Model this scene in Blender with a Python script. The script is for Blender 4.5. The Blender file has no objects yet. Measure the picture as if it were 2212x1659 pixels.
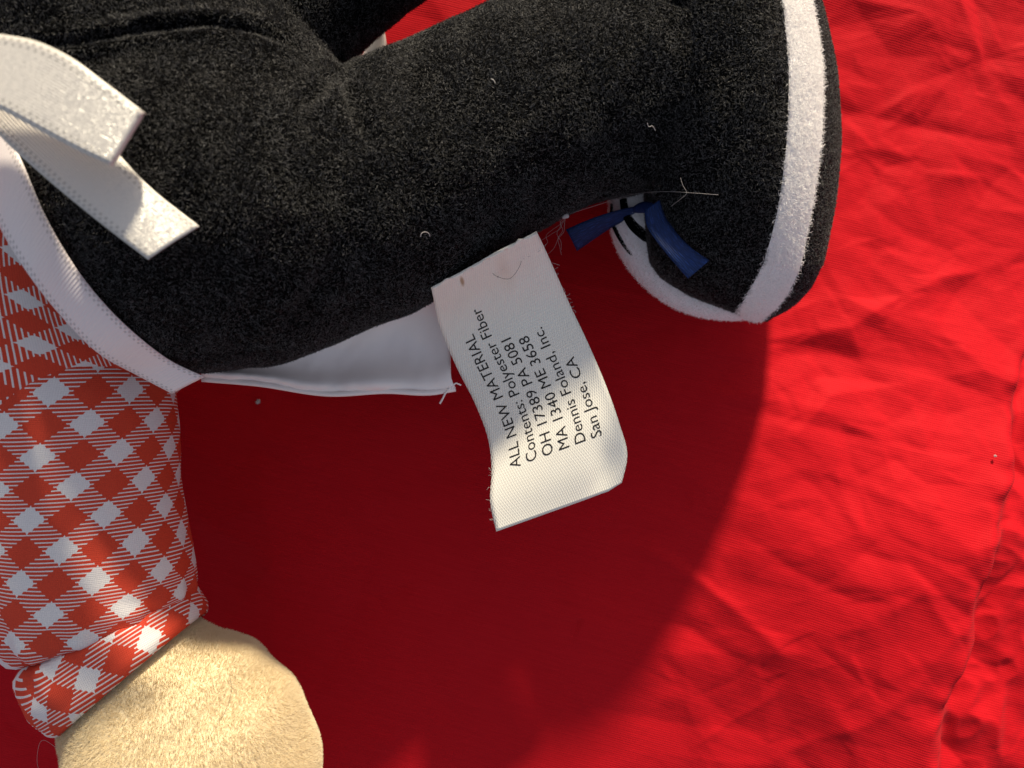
import bpy, bmesh, math
import numpy as np
from mathutils import Vector, Matrix
from mathutils.bvhtree import BVHTree
from mathutils.geometry import delaunay_2d_cdt

rng = np.random.default_rng(7)
scene = bpy.context.scene
COL = scene.collection

# ------------------------------------------------------------------ camera, sky, sun, exposure
CAM_H = 20.2                                    # cm above the cloth
HALF = math.radians(33.5)
K = math.tan(HALF) / 1106.0
cam_data = bpy.data.cameras.new("camera")
cam_data.sensor_width = 36.0
cam_data.lens = 18.0 / math.tan(HALF)
cam_data.clip_start = 0.005
cam_data.clip_end = 50.0
cam_data.dof.use_dof = True
cam_data.dof.focus_distance = 0.157
cam_data.dof.aperture_fstop = 20.0
cam = bpy.data.objects.new("camera", cam_data)
cam.location = (0, 0, CAM_H / 100)
COL.objects.link(cam)
scene.camera = cam

SUN_EL = math.radians(22.4)
SUN_AZ = math.radians(13.0)                      # from +Y towards +X
world = bpy.data.worlds.new("World")
scene.world = world
world.use_nodes = True
wn = world.node_tree.nodes
wl = world.node_tree.links
sky = wn.new("ShaderNodeTexSky")
sky.sky_type = 'NISHITA'
sky.sun_disc = False
sky.sun_elevation = SUN_EL
sky.sun_rotation = SUN_AZ
sky.altitude = 100
sky.dust_density = 3.0
sky.ozone_density = 0.6
wl.new(sky.outputs[0], wn["Background"].inputs[0])
wn["Background"].inputs[1].default_value = 0.05
even = wn.new("ShaderNodeBackground")           # pale even fill from all round, added to lift the shaded whites
even.inputs[0].default_value = (0.96, 0.93, 1.0, 1)
even.inputs[1].default_value = 0.18
both = wn.new("ShaderNodeAddShader")
wl.new(wn["Background"].outputs[0], both.inputs[0])
wl.new(even.outputs[0], both.inputs[1])
wl.new(both.outputs[0], wn["World Output"].inputs[0])

sun_data = bpy.data.lights.new("sun", 'SUN')
sun_data.energy = 5.0
sun_data.angle = math.radians(4.0)
sun_data.color = (1.0, 0.87, 0.64)
sun = bpy.data.objects.new("sun", sun_data)
to_sun = Vector((math.sin(SUN_AZ) * math.cos(SUN_EL), math.cos(SUN_AZ) * math.cos(SUN_EL), math.sin(SUN_EL)))
sun.rotation_euler = to_sun.to_track_quat('Z', 'Y').to_euler()
sun.location = to_sun * 1.0
COL.objects.link(sun)

scene.view_settings.view_transform = 'Standard'
scene.view_settings.look = 'None'
scene.view_settings.exposure = 0.42
scene.view_settings.gamma = 1.0
scene.view_settings.use_curve_mapping = False
scene.cycles.use_denoising = True
scene.cycles.max_bounces = 7
scene.cycles.diffuse_bounces = 6
scene.cycles_curves.subdivisions = 1

# ------------------------------------------------------------------ helpers
def P(px, py, z):
    """measured spot (2212 px wide view) at height z cm -> metres"""
    s = (CAM_H - z) * K / 100
    return np.array([(px - 1106.0) * s, (829.5 - py) * s, z / 100])

def S(z):
    return (CAM_H - z) * K / 100                # metres per measured unit at height z

def smooth(a, b, x):
    t = np.clip((x - a) / (b - a), 0, 1)
    return t * t * (3 - 2 * t)

def hash2(ix, iy, seed):
    h = (ix.astype(np.int64) * 374761393 + iy.astype(np.int64) * 668265263 + seed * 1442695041) & 0x7fffffff
    h = ((h ^ (h >> 13)) * 1274126177) & 0x7fffffff
    return ((h ^ (h >> 16)) & 0xffff) / 65535.0

def perlin(x, y, seed=0):
    ix, iy = np.floor(x), np.floor(y)
    fx, fy = x - ix, y - iy
    u, v = fx**3 * (fx * (fx * 6 - 15) + 10), fy**3 * (fy * (fy * 6 - 15) + 10)
    def g(ox, oy):
        a = hash2(ix + ox, iy + oy, seed) * 2 * math.pi
        return np.cos(a) * (fx - ox) + np.sin(a) * (fy - oy)
    n0 = g(0, 0) * (1 - u) + g(1, 0) * u
    n1 = g(0, 1) * (1 - u) + g(1, 1) * u
    return (n0 * (1 - v) + n1 * v) * 1.5

def catmull(pts, n):
    pts = np.asarray(pts, float)
    seg = np.linalg.norm(np.diff(pts[:, :2], axis=0), axis=1)
    t = np.concatenate([[0], np.cumsum(seg)])
    q = np.linspace(0, t[-1], n)
    m = np.gradient(pts, t, axis=0)
    i = np.clip(np.searchsorted(t, q) - 1, 0, len(t) - 2)
    h = (t[i + 1] - t[i])[:, None]
    s = ((q - t[i])[:, None]) / h
    return ((2*s**3 - 3*s**2 + 1) * pts[i] + (s**3 - 2*s**2 + s) * h * m[i]
            + (-2*s**3 + 3*s**2) * pts[i + 1] + (s**3 - s**2) * h * m[i + 1])

def link(name, data, parent=None, kind=None, label=None):
    o = bpy.data.objects.new(name, data)
    COL.objects.link(o)
    if parent is not None:
        o.parent = parent
        if parent is TOY:
            o.matrix_parent_inverse = Matrix.Translation(-TOY_LOC)
    if kind:
        o["kind"] = kind
    if label:
        o["label"] = label
    return o

def mesh_obj(name, verts, faces, mat, parent=None, uvs=None, smooth_shade=True, kind=None, label=None):
    me = bpy.data.meshes.new(name)
    me.from_pydata([tuple(map(float, v)) for v in verts], [], [tuple(map(int, f)) for f in faces])
    me.materials.append(mat)
    if uvs is not None:
        lay = me.uv_layers.new(name="UVMap")
        li = np.empty(len(me.loops), np.int32)
        me.loops.foreach_get("vertex_index", li)
        lay.data.foreach_set("uv", np.asarray(uvs, np.float32)[li].ravel())
    me.update()
    if smooth_shade:
        me.polygons.foreach_set("use_smooth", [True] * len(me.polygons))
    return link(name, me, parent, kind, label)

def grid_faces(nr, nc, wrap=False):
    f = []
    cc = nc if wrap else nc - 1
    for i in range(nr - 1):
        for j in range(cc):
            a, b = i * nc + j, i * nc + (j + 1) % nc
            f.append((a, b, b + nc, a + nc))
    return f

def solidify(o, th, offset=0.0):
    m = o.modifiers.new("thickness", 'SOLIDIFY')
    m.thickness = th
    m.offset = offset
    m.use_rim = True

def frames(c):
    d = np.gradient(c, axis=0)
    d /= np.linalg.norm(d, axis=1)[:, None]
    up = np.array([0, 0, 1.0])
    side = np.cross(d, up)
    nn = np.linalg.norm(side, axis=1)
    side[nn < 1e-6] = (1, 0, 0)
    side /= np.linalg.norm(side, axis=1)[:, None]
    w = np.cross(side, d)
    return d, side, w

def tube(path, radius, nseg=8, flat=1.0, caps=True):
    """path (n,3) metres, radius (n,) metres -> verts, faces"""
    path = np.asarray(path, float)
    radius = np.broadcast_to(np.asarray(radius, float), (len(path),))
    d, side, w = frames(path)
    a = np.linspace(0, 2 * math.pi, nseg, endpoint=False)
    v = (path[:, None] + radius[:, None, None] * (np.cos(a)[None, :, None] * side[:, None] + flat * np.sin(a)[None, :, None] * w[:, None])).reshape(-1, 3)
    f = [q[::-1] for q in grid_faces(len(path), nseg, True)]
    if caps:
        f.append(tuple(range(nseg)))
        f.append(tuple(range((len(path) - 1) * nseg, len(path) * nseg))[::-1])
    return v, f

def eval_mesh(o):
    dg = bpy.context.evaluated_depsgraph_get()
    return o.evaluated_get(dg).to_mesh()

def tri_arrays(o):
    dg = bpy.context.evaluated_depsgraph_get()
    dg.update()
    e = o.evaluated_get(dg)
    me = e.to_mesh()
    me.calc_loop_triangles()
    v = np.empty(len(me.vertices) * 3, np.float64); me.vertices.foreach_get("co", v); v = v.reshape(-1, 3)
    n = np.empty(len(me.vertices) * 3, np.float64); me.vertices.foreach_get("normal", n); n = n.reshape(-1, 3)
    t = np.empty(len(me.loop_triangles) * 3, np.int32); me.loop_triangles.foreach_get("vertices", t); t = t.reshape(-1, 3)
    e.to_mesh_clear()
    return v, n, t

def fur(name, parent, src, per_cm2, length, radius, mat, up=0.4, lay=1.0, comb=(0, 0, 0), curl=0.8, keep=None, seed=1, npt=3, clump=0.0):
    """short pile growing on the surface of src"""
    r = np.random.default_rng(seed)
    v, n, t = tri_arrays(src)
    a, b, c = v[t[:, 0]], v[t[:, 1]], v[t[:, 2]]
    area = np.linalg.norm(np.cross(b - a, c - a), axis=1) * 0.5
    cen = (a + b + c) / 3
    nz = (n[t[:, 0]] + n[t[:, 1]] + n[t[:, 2]]) / 3
    if keep is not None:
        area = area * keep(cen, nz)
    cnt = r.poisson(area * 1e4 * per_cm2)
    idx = np.repeat(np.arange(len(t)), cnt)
    m = len(idx)
    u1, u2 = np.sqrt(r.random(m)), r.random(m)
    w0, w1, w2 = (1 - u1)[:, None], (u1 * (1 - u2))[:, None], (u1 * u2)[:, None]
    p = w0 * a[idx] + w1 * b[idx] + w2 * c[idx]
    nn = w0 * n[t[idx, 0]] + w1 * n[t[idx, 1]] + w2 * n[t[idx, 2]]
    nn /= np.linalg.norm(nn, axis=1)[:, None] + 1e-9
    rd = r.normal(size=(m, 3))
    if clump:
        q = 1.0 / clump
        f = np.stack([perlin(p[:, 0] * q + 11, p[:, 1] * q + p[:, 2] * q, 5), perlin(p[:, 0] * q - p[:, 2] * q, p[:, 1] * q + 3, 9), perlin(p[:, 1] * q, p[:, 2] * q + p[:, 0] * q, 13)], 1)
        rd = rd * 0.8 + f * 1.5
    tang = rd - nn * np.sum(rd * nn, axis=1)[:, None]
    tang /= np.linalg.norm(tang, axis=1)[:, None] + 1e-9
    d = nn * up + tang * lay + np.asarray(comb, float)
    d /= np.linalg.norm(d, axis=1)[:, None]
    L = length * r.uniform(0.55, 1.25, m)[:, None]
    pts = np.empty((m, npt, 3))
    pts[:, 0] = p - nn * 0.00015
    cur = d
    for k in range(1, npt):
        pts[:, k] = pts[:, k - 1] + cur * L / (npt - 1)
        j = r.normal(size=(m, 3))
        cur = cur + curl * j
        cur += nn * np.clip(-np.sum(cur * nn, axis=1), 0, None)[:, None]
        cur /= np.linalg.norm(cur, axis=1)[:, None]
    cd = bpy.data.hair_curves.new(name)
    cd.add_curves([npt] * m)
    cd.position_data.foreach_set("vector", pts.astype(np.float32).ravel())
    rad = np.tile(np.linspace(1.0, 0.45, npt), m) * np.repeat(radius * r.uniform(0.6, 1.3, m), npt)
    at = cd.attributes.get("radius") or cd.attributes.new("radius", 'FLOAT', 'POINT')
    at.data.foreach_set("value", rad.astype(np.float32))
    cd.materials.append(mat)
    return link(name, cd, parent, kind="stuff")

# ------------------------------------------------------------------ materials
def new_mat(name):
    m = bpy.data.materials.new(name)
    m.use_nodes = True
    return m, m.node_tree.nodes, m.node_tree.links, m.node_tree.nodes["Principled BSDF"]

def math_node(N, L, op, a, b=None, c=None):
    n = N.new("ShaderNodeMath")
    n.operation = op
    for i, x in enumerate((a, b, c)):
        if x is None:
            continue
        if isinstance(x, (int, float)):
            n.inputs[i].default_value = x
        else:
            L.new(x, n.inputs[i])
    return n.outputs[0]

def mix_col(N, L, fac, a, b):
    n = N.new("ShaderNodeMix")
    n.data_type = 'RGBA'
    if isinstance(fac, (int, float)):
        n.inputs[0].default_value = fac
    else:
        L.new(fac, n.inputs[0])
    for i, x in ((6, a), (7, b)):
        if isinstance(x, tuple):
            n.inputs[i].default_value = (*x, 1)
        else:
            L.new(x, n.inputs[i])
    return n.outputs[2]

def fibre_mat(name, dark, light, rough=0.5, power=3.0, spec=0.5):
    m, N, L, b = new_mat(name)
    h = N.new("ShaderNodeHairInfo")
    f = math_node(N, L, 'POWER', h.outputs["Random"], power)
    L.new(mix_col(N, L, f, dark, light), b.inputs["Base Color"])
    b.inputs["Roughness"].default_value = rough
    b.inputs["Specular IOR Level"].default_value = spec
    return m

def plain(name, col, rough=0.7, spec=0.3, sheen=0.0):
    m, N, L, b = new_mat(name)
    t = N.new("ShaderNodeTexNoise"); t.inputs["Scale"].default_value = 900
    L.new(mix_col(N, L, t.outputs[0], tuple(c * 0.85 for c in col), tuple(min(1, c * 1.12) for c in col)), b.inputs["Base Color"])
    b.inputs["Roughness"].default_value = rough
    b.inputs["Specular IOR Level"].default_value = spec
    b.inputs["Sheen Weight"].default_value = sheen
    return m

def red_cloth_mat():
    m, N, L, b = new_mat("red cotton")
    tc = N.new("ShaderNodeTexCoord")
    mp = N.new("ShaderNodeMapping"); mp.inputs["Rotation"].default_value = (0, 0, math.radians(14))
    L.new(tc.outputs["Object"], mp.inputs[0])
    sx = N.new("ShaderNodeSeparateXYZ"); L.new(mp.outputs[0], sx.inputs[0])
    # yarns: wobbled sine in both directions
    wob = N.new("ShaderNodeTexNoise"); wob.inputs["Scale"].default_value = 90; wob.inputs["Detail"].default_value = 2
    L.new(mp.outputs[0], wob.inputs["Vector"])
    wv = math_node(N, L, 'MULTIPLY', wob.outputs[0], 5.0)
    ys = math_node(N, L, 'SINE', math_node(N, L, 'ADD', math_node(N, L, 'MULTIPLY', sx.outputs[1], 2 * math.pi / 0.00056), wv))
    xs = math_node(N, L, 'SINE', math_node(N, L, 'ADD', math_node(N, L, 'MULTIPLY', sx.outputs[0], 2 * math.pi / 0.00048), wv))
    weave = math_node(N, L, 'MULTIPLY_ADD', xs, 0.5, ys)
    # slubs: noise stretched along the weft
    st = N.new("ShaderNodeMapping"); st.inputs["Scale"].default_value = (60, 1700, 60)
    L.new(mp.outputs[0], st.inputs[0])
    slub = N.new("ShaderNodeTexNoise"); slub.inputs["Scale"].default_value = 1.0; slub.inputs["Detail"].default_value = 3; slub.inputs["Roughness"].default_value = 0.7
    L.new(st.outputs[0], slub.inputs["Vector"])
    big = N.new("ShaderNodeTexNoise"); big.inputs["Scale"].default_value = 45; big.inputs["Detail"].default_value = 5
    L.new(tc.outputs["Object"], big.inputs["Vector"])
    c1 = mix_col(N, L, slub.outputs[0], (0.40, 0.005, 0.012), (0.60, 0.012, 0.023))
    c2 = mix_col(N, L, math_node(N, L, 'MULTIPLY', big.outputs[0], 0.35), c1, (0.54, 0.007, 0.011))
    cw = math_node(N, L, 'MULTIPLY_ADD', weave, 0.17, 0.25)
    c3 = mix_col(N, L, cw, c2, (0.40, 0.004, 0.006))
    L.new(c3, b.inputs["Base Color"])
    h = math_node(N, L, 'MULTIPLY_ADD', slub.outputs[0], 3.0, weave)
    bp = N.new("ShaderNodeBump"); bp.inputs["Strength"].default_value = 0.5; bp.inputs["Distance"].default_value = 0.00004
    L.new(h, bp.inputs["Height"])
    L.new(bp.outputs[0], b.inputs["Normal"])
    b.inputs["Roughness"].default_value = 0.62
    b.inputs["Specular IOR Level"].default_value = 0.05
    b.inputs["Sheen Weight"].default_value = 0.04
    b.inputs["Sheen Tint"].default_value = (1, 0.35, 0.4, 1)
    return m

def gingham_mat():
    m, N, L, b = new_mat("gingham cotton")
    uv = N.new("ShaderNodeUVMap"); uv.uv_map = "UVMap"
    s = N.new("ShaderNodeSeparateXYZ"); L.new(uv.outputs[0], s.inputs[0])
    U, V = s.outputs[0], s.outputs[1]
    dif = math_node(N, L, 'SUBTRACT', U, V)
    wale = math_node(N, L, 'FRACT', math_node(N, L, 'ADD', math_node(N, L, 'MULTIPLY', dif, 8.0), 100.0))
    jag = math_node(N, L, 'MULTIPLY', math_node(N, L, 'SUBTRACT', 0.5, wale), 0.036)
    u2 = math_node(N, L, 'FRACT', math_node(N, L, 'ADD', math_node(N, L, 'ADD', U, jag), 50.0))
    v2 = math_node(N, L, 'FRACT', math_node(N, L, 'ADD', math_node(N, L, 'SUBTRACT', V, jag), 50.0))
    wu = math_node(N, L, 'LESS_THAN', u2, 0.455)
    wv = math_node(N, L, 'LESS_THAN', v2, 0.455)
    white = math_node(N, L, 'MULTIPLY', wu, wv)
    anyw = math_node(N, L, 'MAXIMUM', wu, wv)
    line = math_node(N, L, 'LESS_THAN', wale, 0.31)
    mixed = math_node(N, L, 'MULTIPLY', anyw, line)
    fac = math_node(N, L, 'MAXIMUM', white, mixed)
    no = N.new("ShaderNodeTexNoise"); no.inputs["Scale"].default_value = 26.0; no.inputs["Detail"].default_value = 3
    L.new(uv.outputs[0], no.inputs["Vector"])
    red = mix_col(N, L, no.outputs[0], (0.52, 0.040, 0.020), (0.68, 0.072, 0.030))
    wht = mix_col(N, L, no.outputs[0], (0.66, 0.65, 0.66), (0.84, 0.82, 0.82))
    yarn = math_node(N, L, 'MULTIPLY',
                     math_node(N, L, 'SINE', math_node(N, L, 'MULTIPLY', U, 2 * math.pi * 17)),
                     math_node(N, L, 'SINE', math_node(N, L, 'MULTIPLY', V, 2 * math.pi * 17)))
    col = mix_col(N, L, fac, red, wht)
    yk = math_node(N, L, 'MULTIPLY_ADD', yarn, 0.16, 0.16)
    col = mix_col(N, L, yk, col, mix_col(N, L, 0.45, col, (0.12, 0.05, 0.05)))
    L.new(col, b.inputs["Base Color"])
    bp = N.new("ShaderNodeBump"); bp.inputs["Strength"].default_value = 0.5; bp.inputs["Distance"].default_value = 0.00005
    L.new(math_node(N, L, 'ADD', yarn, wale), bp.inputs["Height"])
    L.new(bp.outputs[0], b.inputs["Normal"])
    b.inputs["Roughness"].default_value = 0.75
    b.inputs["Specular IOR Level"].default_value = 0.2
    return m

def satin_mat(name, col, lines, glitter=0.0, rough=0.35, edge_dots=True, rib_cross=False, width=0.9, bump=0.00006, spec=0.5, streak=0.0):
    """ribbon: UV.x across 0..1, UV.y along in cm"""
    m, N, L, b = new_mat(name)
    uv = N.new("ShaderNodeUVMap"); uv.uv_map = "UVMap"
    s = N.new("ShaderNodeSeparateXYZ"); L.new(uv.outputs[0], s.inputs[0])
    U, V = s.outputs[0], s.outputs[1]
    no = N.new("ShaderNodeTexNoise"); no.inputs["Scale"].default_value = 55; no.inputs["Detail"].default_value = 3
    L.new(uv.outputs[0], no.inputs["Vector"])
    base = mix_col(N, L, no.outputs[0], tuple(c * 0.93 for c in col), tuple(min(1, c * 1.04) for c in col))
    height = math_node(N, L, 'SINE', math_node(N, L, 'MULTIPLY', V if rib_cross else U, 2 * math.pi * lines))
    height = math_node(N, L, 'MULTIPLY', height, 0.5)
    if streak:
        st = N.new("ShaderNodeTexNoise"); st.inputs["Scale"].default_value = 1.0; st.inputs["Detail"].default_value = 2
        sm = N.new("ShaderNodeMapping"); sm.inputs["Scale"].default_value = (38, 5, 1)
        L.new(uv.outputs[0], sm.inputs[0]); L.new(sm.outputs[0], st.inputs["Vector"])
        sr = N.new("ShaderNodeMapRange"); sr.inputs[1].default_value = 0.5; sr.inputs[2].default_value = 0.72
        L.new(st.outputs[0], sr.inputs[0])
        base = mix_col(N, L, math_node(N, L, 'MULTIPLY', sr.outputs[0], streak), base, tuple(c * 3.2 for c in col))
    if edge_dots:
        d = math_node(N, L, 'ABSOLUTE', math_node(N, L, 'SUBTRACT', U, 0.5))
        near = math_node(N, L, 'GREATER_THAN', d, 0.345)
        near = math_node(N, L, 'MULTIPLY', near, math_node(N, L, 'LESS_THAN', d, 0.475))
        dots = math_node(N, L, 'GREATER_THAN', math_node(N, L, 'MULTIPLY',
                 math_node(N, L, 'SINE', math_node(N, L, 'MULTIPLY', V, 2 * math.pi * 10)),
                 math_node(N, L, 'SINE', math_node(N, L, 'MULTIPLY', math_node(N, L, 'SUBTRACT', d, 0.41), 2 * math.pi / 0.13))), 0.2)
        dots = math_node(N, L, 'MULTIPLY', dots, near)
        base = mix_col(N, L, math_node(N, L, 'MULTIPLY', dots, 0.55), base, tuple(c * 0.45 for c in col))
        height = math_node(N, L, 'SUBTRACT', height, math_node(N, L, 'MULTIPLY', dots, 1.5))
    if glitter:
        gl = N.new("ShaderNodeTexVoronoi"); gl.feature = 'F1'; gl.inputs["Scale"].default_value = 36
        mp = N.new("ShaderNodeMapping"); mp.inputs["Scale"].default_value = (width, 1, 1)
        L.new(uv.outputs[0], mp.inputs[0]); L.new(mp.outputs[0], gl.inputs["Vector"])
    L.new(base, b.inputs["Base Color"])
    bp = N.new("ShaderNodeBump"); bp.inputs["Strength"].default_value = 0.8; bp.inputs["Distance"].default_value = bump
    L.new(height, bp.inputs["Height"])
    nrm = bp.outputs[0]
    if glitter:
        vs = N.new("ShaderNodeVectorMath"); vs.operation = 'SUBTRACT'; vs.inputs[1].default_value = (0.5, 0.5, 0.5)
        L.new(gl.outputs["Color"], vs.inputs[0])
        vm = N.new("ShaderNodeVectorMath"); vm.operation = 'SCALE'; vm.inputs["Scale"].default_value = glitter
        L.new(vs.outputs[0], vm.inputs[0])
        va = N.new("ShaderNodeVectorMath"); va.operation = 'ADD'
        L.new(nrm, va.inputs[0]); L.new(vm.outputs[0], va.inputs[1])
        vn = N.new("ShaderNodeVectorMath"); vn.operation = 'NORMALIZE'
        L.new(va.outputs[0], vn.inputs[0])
        nrm = vn.outputs[0]
    L.new(nrm, b.inputs["Normal"])
    b.inputs["Roughness"].default_value = rough
    b.inputs["Specular IOR Level"].default_value = spec
    return m

def tag_mat():
    m, N, L, b = new_mat("woven label satin")
    uv = N.new("ShaderNodeUVMap"); uv.uv_map = "UVMap"
    s = N.new("ShaderNodeSeparateXYZ"); L.new(uv.outputs[0], s.inputs[0])
    U, V = s.outputs[0], s.outputs[1]
    tw = math_node(N, L, 'SINE', math_node(N, L, 'MULTIPLY', math_node(N, L, 'ADD', U, math_node(N, L, 'MULTIPLY', V, 0.35)), 2 * math.pi * 21))
    tv = math_node(N, L, 'SINE', math_node(N, L, 'MULTIPLY', V, 2 * math.pi * 18))
    h = math_node(N, L, 'MULTIPLY_ADD', math_node(N, L, 'MULTIPLY', tw, tv), 0.6, tw)
    no = N.new("ShaderNodeTexNoise"); no.inputs["Scale"].default_value = 2.2; no.inputs["Detail"].default_value = 6
    L.new(uv.outputs[0], no.inputs["Vector"])
    c = mix_col(N, L, no.outputs[0], (0.87, 0.84, 0.75), (0.93, 0.905, 0.83))
    c = mix_col(N, L, math_node(N, L, 'MULTIPLY_ADD', h, 0.05, 0.08), c, (0.45, 0.43, 0.40))
    # a small brown stain and a faint tan crease mark
    def spot(u0, v0, ru, rv, inner, outer):
        du = math_node(N, L, 'DIVIDE', math_node(N, L, 'SUBTRACT', U, u0), ru)
        dv = math_node(N, L, 'DIVIDE', math_node(N, L, 'SUBTRACT', V, v0), rv)
        r = math_node(N, L, 'SQRT', math_node(N, L, 'ADD', math_node(N, L, 'MULTIPLY', du, du), math_node(N, L, 'MULTIPLY', dv, dv)))
        mr = N.new("ShaderNodeMapRange"); mr.inputs[1].default_value = 1.0; mr.inputs[2].default_value = inner
        mr.inputs[3].default_value = 0.0; mr.inputs[4].default_value = outer
        L.new(math_node(N, L, 'ADD', r, math_node(N, L, 'MULTIPLY', math_node(N, L, 'SUBTRACT', no.outputs[0], 0.5), 0.6)), mr.inputs[0])
        return mr.outputs[0]
    c = mix_col(N, L, spot(0.70, 0.22, 0.06, 0.12, 0.4, 0.75), c, (0.32, 0.17, 0.04))
    c = mix_col(N, L, spot(1.62, 0.45, 0.22, 0.5, 0.1, 0.30), c, (0.70, 0.52, 0.38))
    L.new(c, b.inputs["Base Color"])
    bp = N.new("ShaderNodeBump"); bp.inputs["Strength"].default_value = 0.5; bp.inputs["Distance"].default_value = 0.00008
    L.new(h, bp.inputs["Height"]); L.new(bp.outputs[0], b.inputs["Normal"])
    b.inputs["Roughness"].default_value = 0.5
    b.inputs["Specular IOR Level"].default_value = 0.4
    return m

M_RED = red_cloth_mat()
M_GING = gingham_mat()
M_BLACK = plain("black fleece backing", (0.0018, 0.0018, 0.002), 0.95, 0.02)
M_BLACKF = fibre_mat("black fleece fibre", (0.0016, 0.0016, 0.0018), (0.18, 0.18, 0.185), 0.42, 3.2, 0.3)
M_WHITE = plain("white fleece backing", (0.78, 0.76, 0.77), 0.9, 0.1)
M_WHITEF = fibre_mat("white fleece fibre", (0.84, 0.83, 0.83), (0.95, 0.94, 0.93), 0.5, 1.0)
M_CREAM = plain("cream plush backing", (0.73, 0.62, 0.425), 0.9, 0.05)
M_CREAMF = fibre_mat("cream plush fibre", (0.70, 0.59, 0.395), (0.75, 0.65, 0.46), 0.9, 1.0, 0.05)
M_SATIN = satin_mat("white satin ribbon", (0.64, 0.61, 0.57), 26, glitter=0.15, bump=0.00008, rough=0.3, spec=0.9)
M_WAIST = satin_mat("white grosgrain ribbon", (0.80, 0.74, 0.75), 17, edge_dots=True, rib_cross=True, rough=0.42)  # white tinted pink to imitate light bounced off the red cloth
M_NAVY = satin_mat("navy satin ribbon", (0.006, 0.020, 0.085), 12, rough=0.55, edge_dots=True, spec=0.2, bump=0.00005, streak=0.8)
M_TAG = tag_mat()
M_INK = plain("black print", (0.018, 0.016, 0.015), 0.6, 0.2)
M_FLAP = plain("white lining cotton", (0.92, 0.84, 0.82), 0.8, 0.2)  # pinkish tint in the white stands in for red bounce from the cloth
M_THREAD = plain("pale thread", (0.42, 0.40, 0.40), 0.5, 0.5)
M_DTHREAD = plain("dark thread", (0.03, 0.025, 0.025), 0.4, 0.5)

# ------------------------------------------------------------------ red cloth
def polyline_dist(X, Y, pts):
    best = np.full(X.shape, 1e9); arc = np.zeros(X.shape)
    acc = 0.0
    tot = sum(np.hypot(*(np.array(pts[i + 1]) - np.array(pts[i]))) for i in range(len(pts) - 1))
    for i in range(len(pts) - 1):
        a, b = np.array(pts[i]), np.array(pts[i + 1])
        ab = b - a; l2 = ab @ ab
        t = np.clip(((X - a[0]) * ab[0] + (Y - a[1]) * ab[1]) / l2, 0, 1)
        d = np.hypot(X - a[0] - t * ab[0], Y - a[1] - t * ab[1])
        s = d < best
        best = np.where(s, d, best); arc = np.where(s, (acc + t * math.sqrt(l2)) / tot, arc)
        acc += math.sqrt(l2)
    return best, arc

def facets(xs, ys, A, B, spacing, stretch, amp, seed):
    """crumpled sheet: random spots at random heights joined by flat triangles"""
    r = np.random.default_rng(seed)
    sa, sb = spacing * stretch, spacing
    na, nb = int(44 / sa), int(40 / sb)
    gi, gj = np.meshgrid(np.arange(na), np.arange(nb))
    pa = (gi + r.uniform(-0.45, 0.45, gi.shape)) * sa - 22; pb = (gj + r.uniform(-0.45, 0.45, gi.shape)) * sb - 20
    pts = np.stack([pa.ravel(), pb.ravel()], 1)
    hz = r.normal(0, amp, len(pts))
    out = delaunay_2d_cdt([Vector(p) for p in pts], [], [], 0, 1e-6)
    vs = np.array([tuple(v) for v in out[0]]); ids = [o[0] if o else 0 for o in out[3]]
    hh = hz[ids]
    R, C = A.shape
    res = np.zeros((R, C))
    order = np.argsort(A.ravel()); Asort = A.ravel()[order]; Bf = B.ravel()
    for f in out[2]:
        p = vs[list(f)]; q = hh[list(f)]
        lo = np.searchsorted(Asort, p[:, 0].min()); hi = np.searchsorted(Asort, p[:, 0].max())
        if hi <= lo:
            continue
        k = order[lo:hi]
        k = k[(Bf[k] >= p[:, 1].min()) & (Bf[k] <= p[:, 1].max())]
        if not len(k):
            continue
        x, y = A.ravel()[k], Bf[k]
        det = (p[1, 1] - p[2, 1]) * (p[0, 0] - p[2, 0]) + (p[2, 0] - p[1, 0]) * (p[0, 1] - p[2, 1])
        if abs(det) < 1e-9:
            continue
        l0 = ((p[1, 1] - p[2, 1]) * (x - p[2, 0]) + (p[2, 0] - p[1, 0]) * (y - p[2, 1])) / det
        l1 = ((p[2, 1] - p[0, 1]) * (x - p[2, 0]) + (p[0, 0] - p[2, 0]) * (y - p[2, 1])) / det
        l2 = 1 - l0 - l1
        m = (l0 >= -1e-6) & (l1 >= -1e-6) & (l2 >= -1e-6)
        res.ravel()[k[m]] = (l0 * q[0] + l1 * q[1] + l2 * q[2])[m]
    return res

def soften(h, n):
    for _ in range(n):
        h = (np.pad(h, ((1, 1), (0, 0)), mode='edge')[:-2] + 2 * h + np.pad(h, ((1, 1), (0, 0)), mode='edge')[2:]) / 4
        h = (np.pad(h, ((0, 0), (1, 1)), mode='edge')[:, :-2] + 2 * h + np.pad(h, ((0, 0), (1, 1)), mode='edge')[:, 2:]) / 4
    return h

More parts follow.
